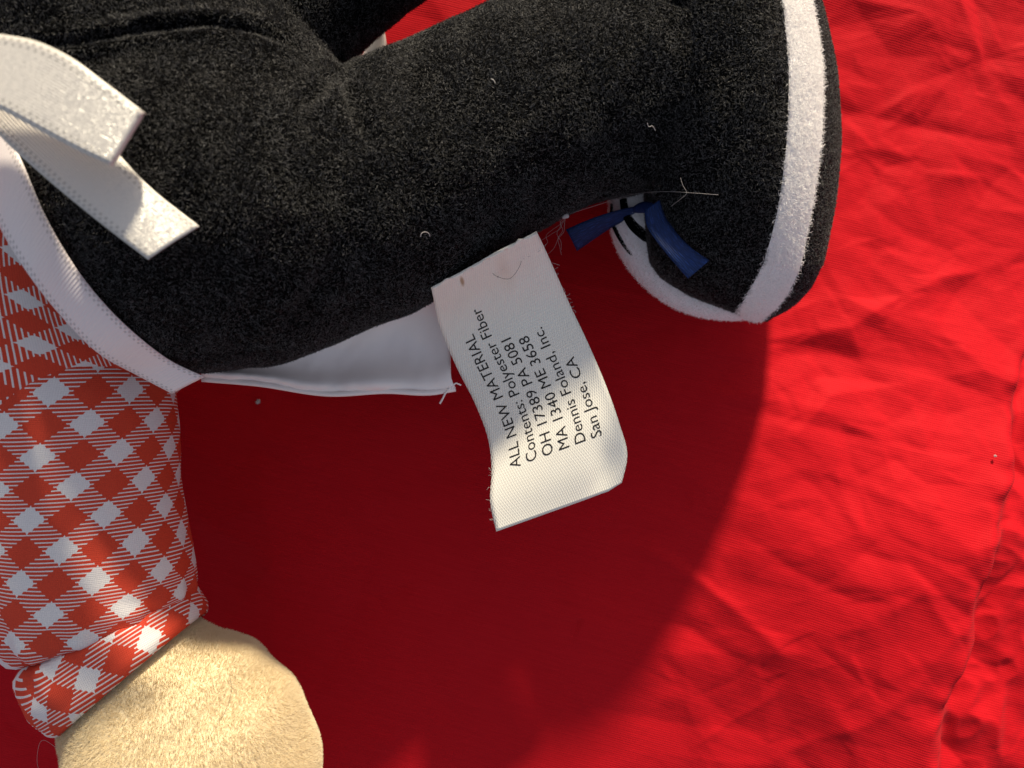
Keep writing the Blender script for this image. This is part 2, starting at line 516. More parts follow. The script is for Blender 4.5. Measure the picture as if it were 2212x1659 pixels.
def build_cloth():
    xs = np.concatenate([np.linspace(-60, -15, 40), np.arange(-14.5, 15.5, 0.045), np.linspace(16, 60, 40)])
    ys = np.concatenate([np.linspace(-60, -12, 40), np.arange(-11.5, 11.5, 0.045), np.linspace(12, 60, 40)])
    X, Y = np.meshgrid(xs, ys)
    # measured spot of each cloth point (cm -> view units at cloth height)
    px, py = 1106 + X / (CAM_H * K), 829.5 - Y / (CAM_H * K)
    for _ in range(4):
        rise = 1.7 * smooth(1300, 2100, px) * smooth(550, 1250, py)
        px, py = 1106 + X / ((CAM_H - rise) * K), 829.5 - Y / ((CAM_H - rise) * K)
    th = math.radians(-16)
    A = X * math.cos(th) + Y * math.sin(th)
    B = -X * math.sin(th) + Y * math.cos(th)
    wx = 0.9 * perlin(X / 3.1, Y / 3.1, 21)
    wy = 0.9 * perlin(X / 3.1, Y / 3.1, 22)
    right = smooth(1250, 1800, px)
    low = 1 - smooth(0, 1200, px) * 0.0
    h = np.zeros_like(X)
    h += 0.30 * perlin(X / 9 + 3, Y / 9, 1)
    def fold(n):                                   # crisp ridge, slightly rounded
        return np.sqrt(n * n + 0.0012)
    h += 0.05 * fold(perlin((A + wx) / 6.0, (B + wy) / 2.4, 2)) * (0.55 + 0.65 * right)
    h -= 0.04 * fold(perlin((A + wx * 1.4) / 3.0, (B + wy * 1.4) / 1.4, 3)) * (0.3 + 0.8 * right)
    patch = smooth(-0.15, 0.35, perlin(X / 2.3 + 7, Y / 1.9, 31)) * (0.25 + 0.9 * right)
    h += 0.012 * fold(perlin((X + wx * 1.2) / 1.25, (Y + wy * 1.2) / 0.85, 4)) * patch
    h -= 0.005 * fold(perlin((X + wy * .7) / 0.62, (Y + wx * .7) / 0.45, 5)) * patch
    h += 0.004 * fold(perlin((A + wy * .4) / 0.5, (B + wx * .4) / 0.20, 6)) * (0.1 + 0.7 * right)
    WA, WB = A + 0.35 * wx, B + 0.35 * wy
    h += soften(facets(xs, ys, WA, WB, 1.5, 3.0, 0.115, 301), 1) * (0.75 + 0.35 * right)
    h += soften(facets(xs, ys, WA + 0.2 * wy, WB, 0.62, 2.8, 0.042, 302), 1) * (0.5 + 0.5 * right)
    h += facets(xs, ys, WA * 0.9 + 0.1 * X, WB + 0.12 * wx, 0.30, 1.9, 0.0105, 303) * (0.25 + 0.75 * right)
    # the cloth climbs towards the lower right, then drops behind a folded edge
    h += rise
    creases = [
        ([(1560, 880), (1711, 909), (1862, 944), (2013, 974), (2154, 997)], -0.13, 0.16),
        ([(1500, 845), (1660, 862), (1850, 905), (2030, 930)], 0.07, 0.20),
        ([(1600, 1150), (1690, 1215), (1751, 1251), (1837, 1292), (1930, 1300)], -0.10, 0.16),
        ([(1852, 1190), (1963, 1221), (2023, 1277), (2089, 1332)], -0.16, 0.18),
        ([(1370, 1170), (1509, 1251), (1590, 1317), (1680, 1400)], 0.20, 0.22),
        ([(1450, 1185), (1560, 1276)], -0.12, 0.16),
        ([(1378, 1317), (1489, 1357), (1560, 1403), (1700, 1470)], -0.10, 0.18),
        ([(1820, 235), (1904, 248), (2053, 278), (2212, 307)], -0.15, 0.16),
        ([(1900, 250), (1960, 205), (2010, 180)], 0.10, 0.14),
        ([(1990, 75), (2080, 95), (2212, 125)], -0.10, 0.14),
        ([(2000, 370), (2140, 380), (2230, 440)], 0.12, 0.16),
        ([(1860, 420), (1960, 500), (2060, 540), (2160, 500)], -0.10, 0.16),
        ([(1830, 690), (1940, 640), (2060, 600), (2190, 560)], 0.09, 0.18),
        ([(1680, 760), (1850, 770), (2000, 800), (2130, 860)], -0.08, 0.16),
        ([(1700, 1010), (1850, 1040), (2000, 1110), (2090, 1180)], 0.08, 0.18),
        ([(1900, 1330), (1990, 1280), (2060, 1370), (2000, 1440)], 0.09, 0.14),
        ([(1650, 1659), (1760, 1600), (1880, 1560), (2000, 1460)], 0.10, 0.22),
        ([(1250, 1520), (1450, 1560), (1700, 1590)], -0.06, 0.22),
        ([(900, 900), (1000, 940), (1080, 1010)], 0.05, 0.25),
        ([(520, 900), (650, 1000), (820, 1080)], 0.06, 0.3),
        ([(430, 1180), (640, 1300), (900, 1420)], -0.06, 0.3),
    ]
    for pts, amp, w in creases:
        d, arc = polyline_dist(px, py, pts)
        d = d * CAM_H * K
        d = np.sqrt(d * d + 0.012)
        fade = np.sin(np.clip(arc, 0, 1) * math.pi) ** 0.5
        h += 0.85 * amp * np.exp(-d / w) * (0.35 + 0.65 * fade) * (1 + 0.25 * perlin(X / 0.8, Y / 0.8, 40))
    rc = np.random.default_rng(77)
    for _ in range(60):                            # short crisp creases, thickest on the right
        cx = rc.uniform(1250, 2260) if rc.random() < 0.8 else rc.uniform(400, 1250)
        cy = rc.uniform(-60, 1720)
        an = math.radians(rc.normal(18, 30)); ln = rc.uniform(80, 420); bend = rc.normal(0, 18)
        pts = [(cx - math.cos(an) * ln / 2, cy - math.sin(an) * ln / 2), (cx + bend * math.sin(an), cy - bend * math.cos(an)), (cx + math.cos(an) * ln / 2, cy + math.sin(an) * ln / 2)]
        box = (np.abs(px - cx) < ln + 60) & (np.abs(py - cy) < ln + 60)
        d, arc = polyline_dist(px[box], py[box], pts)
        d = np.sqrt((d * CAM_H * K) ** 2 + 0.0016)
        k = rc.uniform(0.012, 0.035) * (1 if rc.random() < 0.45 else -1) * (1 if cx > 1250 else 0.5)
        h[box] += k * np.exp(-d / rc.uniform(0.07, 0.15)) * np.sin(np.clip(arc, 0, 1) * math.pi) ** 0.6
    ex = np.interp(py, [0, 300, 600, 700, 873, 1125, 1327, 1403, 1579, 1659, 2000], [2420, 2350, 2270, 2215, 2175, 2150, 2095, 2075, 2020, 2005, 1900])
    past = (px - ex) * CAM_H * K + 0.22 * perlin(Y / 1.9, X / 1.9, 50) + 0.10 * perlin(Y / 0.55, X / 0.9, 54)
    drop = smooth(-0.1, 1.1, past)
    h += 0.07 * np.exp(-(past / 0.3) ** 2) * (0.4 + perlin(X / 0.6, Y / 0.6, 51))
    h -= 1.25 * drop
    h += drop * (0.35 * np.abs(perlin(X / 2.6, Y / 2.2, 52)) - 0.12 * np.abs(perlin((X + wy) / 1.1, (Y + wx) / 0.9, 53)))
    V = np.stack([X, Y, h], -1).reshape(-1, 3) / 100
    me = bpy.data.meshes.new("red_cloth")
    nr, nc = X.shape
    i = np.arange(nr * nc).reshape(nr, nc)
    q = np.stack([i[:-1, :-1], i[:-1, 1:], i[1:, 1:], i[1:, :-1]], -1).reshape(-1, 4)
    me.vertices.add(len(V)); me.vertices.foreach_set("co", V.astype(np.float32).ravel())
    me.loops.add(q.size); me.loops.foreach_set("vertex_index", q.astype(np.int32).ravel())
    me.polygons.add(len(q)); me.polygons.foreach_set("loop_start", np.arange(0, q.size, 4, dtype=np.int32))
    me.update(calc_edges=True)
    me.polygons.foreach_set("use_smooth", [True] * len(q))
    me.materials.append(M_RED)
    o = bpy.data.objects.new("red_cloth", me)
    COL.objects.link(o)
    o["kind"] = "structure"
    o["label"] = "crumpled bright red cotton cloth spread out under the plush toy"
    return o, xs, ys, h

cloth, CX, CY, CH = build_cloth()

# ------------------------------------------------------------------ the plush toy
TOY_LOC = Vector(P(560, 420, 0.0))
TOY = bpy.data.objects.new("plush_toy", None)
TOY.location = TOY_LOC
TOY.empty_display_size = 0.02
TOY["label"] = "plush toy in black fleece trousers and red gingham shirt lying on red cloth"
TOY["category"] = "plush toy"
COL.objects.link(TOY)

def blob_mesh(name, chains, mat, parent, voxel=0.0009, iters=8, flats=None):
    bm_v, bm_f = [], []
    off = 0
    for ci, ch in enumerate(chains):
        pts = [(P(x, y, z), r / 100) for x, y, z, r in ch]
        n = 10
        c, rad = [], []
        for k in range(len(pts) - 1):
            for s in np.linspace(0, 1, n, endpoint=False):
                c.append(pts[k][0] * (1 - s) + pts[k + 1][0] * s); rad.append(pts[k][1] * (1 - s) + pts[k + 1][1] * s)
        c.append(pts[-1][0]); rad.append(pts[-1][1])
        # round ends
        d0 = (c[0] - c[1]) / np.linalg.norm(c[0] - c[1]); d1 = (c[-1] - c[-2]) / np.linalg.norm(c[-1] - c[-2])
        pre, post = [], []
        for a in np.linspace(math.pi / 2 * 0.94, 0.15, 7):
            pre.append((c[0] + d0 * rad[0] * math.sin(a), rad[0] * math.cos(a)))
        for a in np.linspace(0.15, math.pi / 2 * 0.94, 7):
            post.append((c[-1] + d1 * rad[-1] * math.sin(a), rad[-1] * math.cos(a)))
        cc = np.array([p for p, _ in pre] + c + [p for p, _ in post]); rr = np.array([r for _, r in pre] + rad + [r for _, r in post])
        v, f = tube(cc, rr, 40, flats[ci] if flats else 1.0)
        bm_v.extend(v); bm_f.extend([tuple(i + off for i in g) for g in f]); off += len(v)
    o = mesh_obj(name, bm_v, bm_f, mat, parent)
    m = o.modifiers.new("remesh", 'REMESH'); m.mode = 'VOXEL'; m.voxel_size = voxel; m.use_smooth_shade = True
    m2 = o.modifiers.new("soften", 'SMOOTH'); m2.factor = 0.5; m2.iterations = iters
    dg = bpy.context.evaluated_depsgraph_get()
    me = bpy.data.meshes.new_from_object(o.evaluated_get(dg))
    o.modifiers.clear()
    old = o.data
    o.data = me
    bpy.data.meshes.remove(old)
    me.name = name
    me.materials.clear(); me.materials.append(mat)
    return o

# --- trousers: hips and two legs, one continuous body
trousers = blob_mesh("trousers", [
    [(455, 428, 4.9, 3.50), (570, 440, 4.85, 3.25), (800, 424, 4.6, 2.48), (1000, 314, 4.4, 2.24), (1200, 220, 4.1, 2.22), (1400, 178, 3.75, 2.25), (1500, 165, 3.5, 2.0)],
    [(440, 330, 4.9, 3.2), (260, 60, 5.2, 2.85), (-100, -80, 5.2, 2.85), (-500, -200, 5.2, 2.85)],
    [(470, 60, 4.4, 2.5), (640, -75, 4.1, 2.0), (760, -160, 3.9, 1.95), (1050, -350, 3.8, 1.95), (1400, -520, 3.6, 1.9)],
], M_BLACK, TOY, voxel=0.0009, iters=14)

# worn-in creases, stitched folds and lumpy stuffing
def worn(o, lines, lump=0.0006):
    me = o.data
    n = len(me.vertices)
    co = np.empty(n * 3); me.vertices.foreach_get("co", co); co = co.reshape(-1, 3)
    no = np.empty(n * 3); me.vertices.foreach_get("normal", no); no = no.reshape(-1, 3)
    z = co[:, 2] * 100
    px = 1106 + co[:, 0] * 100 / ((CAM_H - z) * K); py = 829.5 - co[:, 1] * 100 / ((CAM_H - z) * K)
    off = lump * (perlin(co[:, 0] * 55 + co[:, 2] * 30, co[:, 1] * 60 - co[:, 2] * 25, 81) + 0.5 * perlin(co[:, 0] * 130, co[:, 1] * 130 + co[:, 2] * 90, 82))
    for pts, depth, wid in lines:
        d, arc = polyline_dist(px, py, pts)
        off -= depth * np.exp(-(d / wid) ** 2) * np.sin(np.clip(arc, 0.03, 0.97) * math.pi) ** 0.4 * (no[:, 2] > 0.05)
        off += 0.35 * depth * np.exp(-((d - 2.2 * wid) / (1.3 * wid)) ** 2) * (no[:, 2] > 0.05) * np.sin(np.clip(arc, 0, 1) * math.pi)
    co += no * off[:, None]
    me.vertices.foreach_set("co", co.ravel()); me.update()
worn(trousers, [([(-40, 112), (100, 92), (230, 76), (330, 60), (450, 50), (560, 66), (650, 100)], 0.0022, 9),
                ([(735, 120), (752, 175), (770, 240), (800, 300)], 0.0016, 16),
                ([(735, 130), (700, 190), (650, 230)], 0.0011, 14),
                ([(560, 785), (640, 690), (700, 600), (730, 520)], 0.0007, 22),
                ([(1120, 545), (1150, 480), (1160, 410)], 0.0007, 16),
                ([(1290, 460), (1330, 380), (1350, 300)], 0.0007, 18),
                ([(1400, -20), (1470, 8), (1540, 22), (1640, 24)], 0.0022, 10)])

# --- the boot at the end of the leg
def build_shoe():
    py = np.concatenate([np.linspace(-320, 560, 60), np.linspace(570, 692, 26)])
    xl = np.interp(py, [-320, 0, 300, 450, 500, 560, 600, 640, 660, 676, 692], [1430, 1400, 1390, 1390, 1393, 1399, 1425, 1490, 1545, 1590, 1628])
    xr = np.interp(py, [-320, -100, 0, 150, 300, 430, 560, 620, 660, 680, 692], [1600, 1735, 1775, 1808, 1817, 1806, 1780, 1752, 1715, 1680, 1652])
    bl = np.interp(py, [-320, 0, 150, 300, 430, 520, 590, 640, 662, 680], [1560, 1692, 1705, 1701, 1685, 1665, 1640, 1612, 1598, 1590])
    br = np.interp(py, [-320, 0, 150, 300, 450, 580, 640, 675, 692], [1585, 1756, 1779, 1776, 1755, 1728, 1700, 1668, 1642])
    ker = np.ones(5) / 5
    def sm(a):
        return np.convolve(np.pad(a, 2, mode='edge'), ker, 'valid')
    xl, xr = sm(xl), sm(xr)
    bl = np.maximum(sm(bl), xl + 0.02 * (xr - xl)); br = np.clip(sm(br), bl + 3, xr - 0.03 * (xr - xl))
    hz = 3.35 * np.sqrt(np.clip(1 - ((py - 30) / 664.0) ** 2, 0.004, 1))
    zc = np.full_like(py, 2.95)
    pw = 2.3
    def sec(xi, side):
        return side * (np.clip(1 - np.abs(xi) ** pw, 0, 1)) ** (1 / pw)
    parts = {"shoe_upper": [], "white_band": [], "sole": []}
    def cols(t):
        return np.sin((t - 0.5) * math.pi)          # even spacing round the section
    for i in range(len(py)):
        f = lambda x: (x - xl[i]) / (xr[i] - xl[i]) * 2 - 1
        a0, a1 = f(bl[i]), f(br[i])
        t0 = math.asin(a0) / math.pi + 0.5; t1 = math.asin(a1) / math.pi + 0.5
        for key, seq in (("shoe_upper", [(t, -1) for t in np.linspace(t0, 0, 18)] + [(t, 1) for t in np.linspace(0, t0, 18)[1:]]),
                         ("white_band", [(t, 1) for t in np.linspace(t0, t1, 10)]),
                         ("sole", [(t, 1) for t in np.linspace(t1, 1, 10)] + [(t, -1) for t in np.linspace(1, t1, 10)[1:]]),
                         ("back", [(t, -1) for t in np.linspace(t1, t0, 10)])):
            row = []
            for t, sd in seq:
                xi = float(np.clip(cols(t), -1, 1))
                x = xl[i] + (xi + 1) / 2 * (xr[i] - xl[i])
                bulge = 0.0
                row.append(P(x, py[i], zc[i] + min(hz[i], 3.4 if sd > 0 else 2.1) * sec(xi, sd) + bulge))
            parts.setdefault(key, []).append(row)
    objs = {}
    for key, mat in (("shoe_upper", M_BLACK), ("sole", M_BLACK)):
        rows = np.array(parts[key]); nr, nc = rows.shape[:2]
        objs[key] = mesh_obj(key, rows.reshape(-1, 3), [q[::-1] for q in grid_faces(nr, nc)], mat, TOY)
    a, b = np.array(parts["white_band"]), np.array(parts["back"])
    nr, nc = a.shape[:2]
    objs["white_band"] = mesh_obj("white_band", np.concatenate([a.reshape(-1, 3), b.reshape(-1, 3)]),
                                  [q[::-1] for q in grid_faces(nr, nc)] + [tuple(i + nr * nc for i in q)[::-1] for q in grid_faces(nr, nc)], M_WHITE, TOY,
                                  label="white fleece band round the edge of the boot sole")
    return objs

shoe = build_shoe()

def sweep_px(name, pts, mat, parent, flat=1.0, n=40, nseg=20, label=None):
    """pts: (px,py,z cm,half width in measured units)"""
    q = catmull(pts, n)
    path = np.array([P(x, y, z) for x, y, z, _ in q]); rad = np.array([w * S(z) for _, _, z, w in q])
    v, f = tube(path, rad, nseg, flat)
    return mesh_obj(name, v, f, mat, parent, label=label)

toe = sweep_px("toe_cap", [(1380, 380, 2.9, 55), (1378, 440, 2.85, 62), (1390, 505, 2.8, 64), (1428, 565, 2.75, 62), (1490, 615, 2.75, 58), (1560, 640, 2.8, 50), (1630, 642, 2.9, 40), (1670, 635, 3.0, 20)], M_WHITE, TOY, 0.9,
               label="white fleece toe cap of the boot with dark piping")
sweep_px("piping", [(1322, 440, 3.05, 3.5), (1322, 478, 3.05, 4), (1334, 505, 3.08, 5), (1356, 537, 3.1, 6), (1396, 570, 3.12, 6), (1430, 592, 3.1, 5)], M_BLACK, toe, 0.8, 30, 10)
sweep_px("piping", [(1346, 430, 3.35, 8), (1351, 458, 3.35, 9), (1365, 483, 3.35, 11), (1392, 508, 3.36, 12), (1420, 530, 3.3, 10)], M_BLACK, toe, 0.5, 30, 10)

# --- shirt: torso and sleeve
def ring_tube(pts, n, nseg, flat, e1, e2, uv0=(0, 0), wrinkle=None):
    q = catmull(pts, n)
    path = np.array([P(x, y, z) for x, y, z, _ in q]); rad = np.array([w * S(z) for _, _, z, w in q])
    d, side, w = frames(path)
    s = np.concatenate([[0], np.cumsum(np.linalg.norm(np.diff(path, axis=0), axis=1))]) * 1e4       # in measured units (0.1 mm)
    a = np.linspace(-math.pi, math.pi, nseg + 1)
    rr = np.broadcast_to(rad[:, None], (n, nseg + 1)).copy()
    if wrinkle is not None:
        rr = wrinkle(rr, s[:, None] / s[-1], a[None])
    # a = 0 faces up, positive towards the +px side
    sgn = np.sign((side @ np.array([1.0, 0, 0])).mean()) or 1
    v = path[:, None] + rr[..., None] * (sgn * np.sin(a)[None, :, None] * side[:, None] + flat * np.cos(a)[None, :, None] * w[:, None])
    t = a[None] * rad.mean() * 1e4 * np.ones((n, 1))
    # texture position in view-like axes: x right, y down
    dx, dy = d[:, 0].mean(), -d[:, 1].mean()
    ax = np.array([dx, dy]) / math.hypot(dx, dy); ac = np.array([ax[1], -ax[0]])
    X = s[:, None] * ax[0] + t * ac[0]; Y = s[:, None] * ax[1] + t * ac[1]
    Mi = np.linalg.inv(np.array([e1, e2], float).T)
    U = Mi[0, 0] * X + Mi[0, 1] * Y + uv0[0]; V = Mi[1, 0] * X + Mi[1, 1] * Y + uv0[1]
    return v.reshape(-1, 3), grid_faces(n, nseg + 1), np.stack([U, V], -1).reshape(-1, 2)

v, f, uv = ring_tube([(320, 475, 4.1, 300), (190, 560, 4.0, 330), (20, 690, 4.0, 360), (-160, 820, 4.0, 350), (-340, 960, 4.0, 300)], 60, 96, 0.93,
                     (80, -28), (-76, -60), (0.1, 0.3))
shirt = mesh_obj("shirt", v, f, M_GING, TOY, uvs=uv)

def fold1(n):
    return np.sqrt(n * n + 0.004)

def sleeve_wrinkle(rr, s, a):
    pk = np.exp(-((s - 0.80) / 0.10) ** 2)
    rr = rr * (1 - 0.13 * np.exp(-((s - 0.845) / 0.0085) ** 2) - 0.05 * np.exp(-np.abs(s - 0.845) / 0.03))
    r = rr * (1 + 0.020 * pk * np.sin(a * 13 + 5 * s) + 0.012 * pk * np.sin(a * 23 + 1.0))
    r = r * (1 + 0.012 * perlin(a * 2.2 + s * 0, s * 7 + a * 0, 61) + 0.03 * pk * fold1(perlin(a * 3.2 + s * 4, s * 9 + a * 0, 63)) + 0.006 * perlin(a * 5, s * 16, 62))
    return r

sleeve_pts = [(100, 720, 4.55, 220), (121, 830, 4.47, 230), (144, 960, 4.37, 224), (166, 1080, 4.28, 208), (184, 1180, 4.2, 208), (198, 1270, 4.12, 208), (207, 1318, 4.08, 202),
              (217, 1352, 4.05, 186), (227, 1372, 4.05, 190), (250, 1400, 4.05, 199), (272, 1425, 4.05, 195), (286, 1441, 4.05, 189), (293, 1449, 4.05, 178)]
v, f, uv = ring_tube(sleeve_pts, 150, 128, 0.92, (70, -65), (58, 53), (0.15, 0.35), sleeve_wrinkle)
sleeve = mesh_obj("sleeve", v, f, M_GING, TOY, uvs=uv)
solidify(sleeve, 0.0005, -1)

# --- paw
paw = blob_mesh("paw", [[(285, 1440, 4.0, 1.55), (318, 1490, 4.0, 1.85), (360, 1545, 4.0, 2.25), (393, 1610, 4.0, 2.54), (418, 1690, 3.9, 2.64), (440, 1790, 3.8, 2.4), (475, 1870, 3.7, 1.6)]], M_CREAM, TOY, voxel=0.0009, iters=6,
                flats=[0.92])

# --- ribbons
body_bvh = []
for o in (trousers, shirt, shoe["shoe_upper"]):
    vv, nn, tt = tri_arrays(o)
    body_bvh.append(BVHTree.FromPolygons([Vector(x) for x in vv], [tuple(map(int, x)) for x in tt]))

def surface_z(px, py, idx=(0, 1, 2)):
    """height (cm) of the toy's surface seen at a measured spot"""
    o = Vector((0, 0, CAM_H / 100)); d = (Vector(P(px, py, 0)) - o).normalized()
    best = None
    for i in idx:
        h = body_bvh[i].ray_cast(o, d)
        if h[0] is not None and (best is None or h[3] < best[1]):
            best = (h[0].z * 100, h[3])
    return best[0] if best else None

def ribbon(name, left, right, mat, parent, n=60, nc=13, th=0.0002, arch=0.0, edge_noise=0.0, label=None, zfun=None, vscale=1.0):
    a, b = catmull(left, n), catmull(right, n)
    rows = []; uvs = []
    s = 0.0; prev = None
    for i in range(n):
        mid = (a[i] + b[i]) / 2
        pm = P(*mid)
        if prev is not None:
            s += np.linalg.norm(pm - prev) * 100
        prev = pm
        for j in range(nc):
            u = j / (nc - 1)
            q = a[i] * (1 - u) + b[i] * u
            p = P(*q)
            p[2] += arch * (1 - (2 * u - 1) ** 2)
            if zfun is not None:
                p[2] += zfun(u, i / (n - 1))
            rows.append(p); uvs.append((u, s * vscale))
    o = mesh_obj(name, rows, grid_faces(n, nc), mat, parent, uvs=uvs, label=label)
    solidify(o, th, 0)
    return o

# waist ribbon: lies on the body where trousers meet shirt
wl_px = [(-60, 330), (0, 490), (60, 590), (130, 680), (220, 768), (300, 812), (372, 850)]
wr_px = [(-20, 210), (48, 350), (100, 470), (195, 620), (300, 728), (370, 780), (442, 814)]
def on_body(pts):
    out = []
    for x, y in pts:
        z = surface_z(x, y, (0, 1))
        out.append((x, y, z))
    zs = [p[2] for p in out]
    good = [z for z in zs if z is not None]
    for i in range(len(zs)):
        if zs[i] is None:
            zs[i] = zs[i - 1] - 0.3 if i else good[0]
    return [(p[0], p[1], z) for p, z in zip(out, zs)]
WL, WR = on_body(wl_px), on_body(wr_px)
zz = [max(a[2], b[2]) + 0.12 for a, b in zip(WL, WR)]
print("waist z", [round(z, 2) for z in zz])
zz = np.polyval(np.polyfit(range(len(zz)), zz, 3), range(len(zz))) + 0.1
waist = ribbon("waist_ribbon", [(x, y, z - 0.05) for (x, y, _), z in zip(WL, zz)], [(x, y, z - 0.05) for (x, y, _), z in zip(WR, zz)], M_WAIST, TOY, n=90, arch=0.0004,
               label="white ribbon sewn round the waist between black fleece and gingham")

# bow: a flattened loop above a tail
zb = surface_z(250, 330, (0,)) or 8.0
print("body z under bow", zb, surface_z(400, 480, (0,)), surface_z(80, 250, (0, 1)))
bow = ribbon("bow", [(-160, 130, 8.5), (-60, 220, 8.8), (0, 293, 8.9), (100, 385, 9.05), (200, 468, 9.1), (320, 561, 9.05)],
             [(-60, 70, 8.5), (60, 130, 8.8), (130, 185, 8.9), (228, 300, 9.0), (320, 400, 9.05), (431, 489, 8.95)], M_SATIN, TOY, n=80, arch=0.0003,
             label="white satin ribbon bow with a loop and a cut tail")
# loop: top layer, rounded fold, bottom layer
def loop_strip():
    top_a = np.array([(-180, 60), (-60, 66), (0, 74), (75, 88), (150, 122), (225, 176), (300, 233)], float)      # far edge
    top_b = np.array([(-230, 190), (-100, 200), (0, 236), (60, 268), (120, 300), (175, 328), (228, 352)], float)  # near edge
    n = 50
    a, b = catmull(np.c_[top_a, np.zeros(7)], n)[:, :2], catmull(np.c_[top_b, np.zeros(7)], n)[:, :2]
    rows = []; uvs = []; s = 0; prev = None
    ztop = 9.75 + 0.12 * np.sin(np.linspace(0, 1, n) * math.pi) - 0.1 * np.linspace(0, 1, n)
    seq = [(a[i], b[i], ztop[i]) for i in range(n)]
    r = 0.12
    ea, eb = a[-1] - a[-4], b[-1] - b[-4]
    ea /= np.linalg.norm(ea); eb /= np.linalg.norm(eb)
    for k in range(1, 11):
        t = math.pi * k / 10
        o = math.sin(t) * r / S(9.5) / 100 * 0.9
        seq.append((a[-1] + ea * o, b[-1] + eb * o, ztop[-1] - r * (1 - math.cos(t))))
    for i in range(n - 2, -1, -1):
        g = (n - 1 - i) / n
        seq.append((a[i] + np.array((0, 4 * g)), b[i] + np.array((0, -3 * g)), ztop[i] - 2 * r - 0.25 * g))
    nc = 13
    for A, B, z in seq:
        m = P(*((A + B) / 2), z)
        if prev is not None:
            s += np.linalg.norm(m - prev) * 100
        prev = m
        for j in range(nc):
            u = j / (nc - 1)
            p = P(*(A * (1 - u) + B * u), z)
            rows.append(p); uvs.append((u, s))
    o = mesh_obj("loop", rows, grid_faces(len(seq), nc), M_SATIN, bow, uvs=uvs)
    solidify(o, 0.0002, 0)
loop_strip()

# navy bow on the boot: one tail and one loop
def zs(px, py, lift, default):
    z = surface_z(px, py, (0, 2))
    return (z if z is not None else default) + lift
navy_l = [(1392, 455), (1398, 490), (1415, 517), (1442, 551), (1486, 602)]
navy_r = [(1428, 430), (1442, 473), (1460, 502), (1492, 535), (1532, 563)]
NZ = [zs((a[0] + b[0]) / 2 + 10, (a[1] + b[1]) / 2, 0.12 + 0.05 * i, 4.0) for i, (a, b) in enumerate(zip(navy_l, navy_r))]
print("navy z", NZ)
navy = ribbon("navy_bow", [(x, y, z) for (x, y), z in zip(navy_l, NZ)], [(x, y, z) for (x, y), z in zip(navy_r, NZ)], M_NAVY, TOY, n=50, nc=9, arch=0.0003,
              label="navy blue satin ribbon bow tied on the boot")
ribbon("loop", [(1400, 440, 3.5), (1330, 455, 3.5), (1270, 475, 3.45), (1222, 496, 3.4)], [(1400, 458, 3.3), (1330, 486, 3.2), (1285, 515, 3.1), (1246, 542, 3.05)], M_NAVY, navy, n=30, nc=9, arch=0.0006)

# knot of the navy bow
q = catmull([(1372, 452, 3.75), (1392, 448, 4.0), (1410, 452, 4.3), (1426, 462, 4.4)], 14)
v, f = tube([P(*x) for x in q], 0.0013 * np.sin(np.linspace(0.35, math.pi - 0.35, 14)) ** 0.5, 12, 0.8)
mesh_obj("knot", v, f, M_NAVY, navy, uvs=[(0.5 + 0.3 * math.sin(i * 0.9), i * 0.01) for i in range(len(v))])

# white lining flap that sticks out under the hip
def flap():
    back = [(400, 765, 4.0), (520, 745, 4.3), (680, 700, 4.2), (820, 640, 4.1), (930, 590, 4.1), (985, 570, 4.0)]
    mid = [(425, 790, 3.75), (540, 795, 3.5), (700, 802, 3.2), (820, 795, 3.15), (920, 790, 3.15), (974, 780, 3.2)]
    lip = [(436, 806, 3.85), (548, 814, 3.72), (705, 833, 3.5), (830, 827, 3.45), (930, 829, 3.35), (978, 826, 3.35)]
    edge = [(440, 817, 3.75), (555, 826, 3.6), (712, 849, 3.35), (835, 843, 3.3), (935, 846, 3.25), (985, 838, 3.25)]
    n = 60
    rows = [catmull(x, n) for x in (back, mid, lip, edge)]
    V = []; m = 24
    for i in range(n):
        c = catmull(np.array([r[i] for r in rows]), m)
        for j in range(m):
            p = P(*c[j]); t = j / (m - 1)
            p[2] += 0.0013 * perlin(np.array([i / 9.0]), np.array([t * 2.2]), 71)[0] * (1 - t * 0.3) + 0.0006 * abs(perlin(np.array([i / 4.0 + t * 3]), np.array([t * 3.0]), 72)[0])
            V.append(p)
    o = mesh_obj("lining_flap", V, grid_faces(n, m), M_FLAP, TOY, label="white cotton flap sticking out from under the black fleece")
    solidify(o, 0.0004, 0)
    q = catmull([(436, 819, 3.8), (555, 829, 3.65), (712, 851, 3.4), (835, 845, 3.35), (935, 848, 3.3), (984, 840, 3.3)], 40)
    v, f = tube([P(*x) for x in q], 0.0006, 8, 0.9)
    mesh_obj("hem", v, f, M_FLAP, o)
    return o
FLAP = flap()
# small white end between the legs
e = ribbon("ribbon_end", [(760, 150, 0.7), (785, 120, 0.8), (792, 95, 0.9), (824, 62, 1.0)], [(808, 175, 0.7), (832, 130, 0.8), (834, 105, 0.8), (828, 64, 0.9)], M_WHITE, TOY, n=16, nc=7, th=0.0006, arch=0.001,
           label="small white end showing between the two black legs")

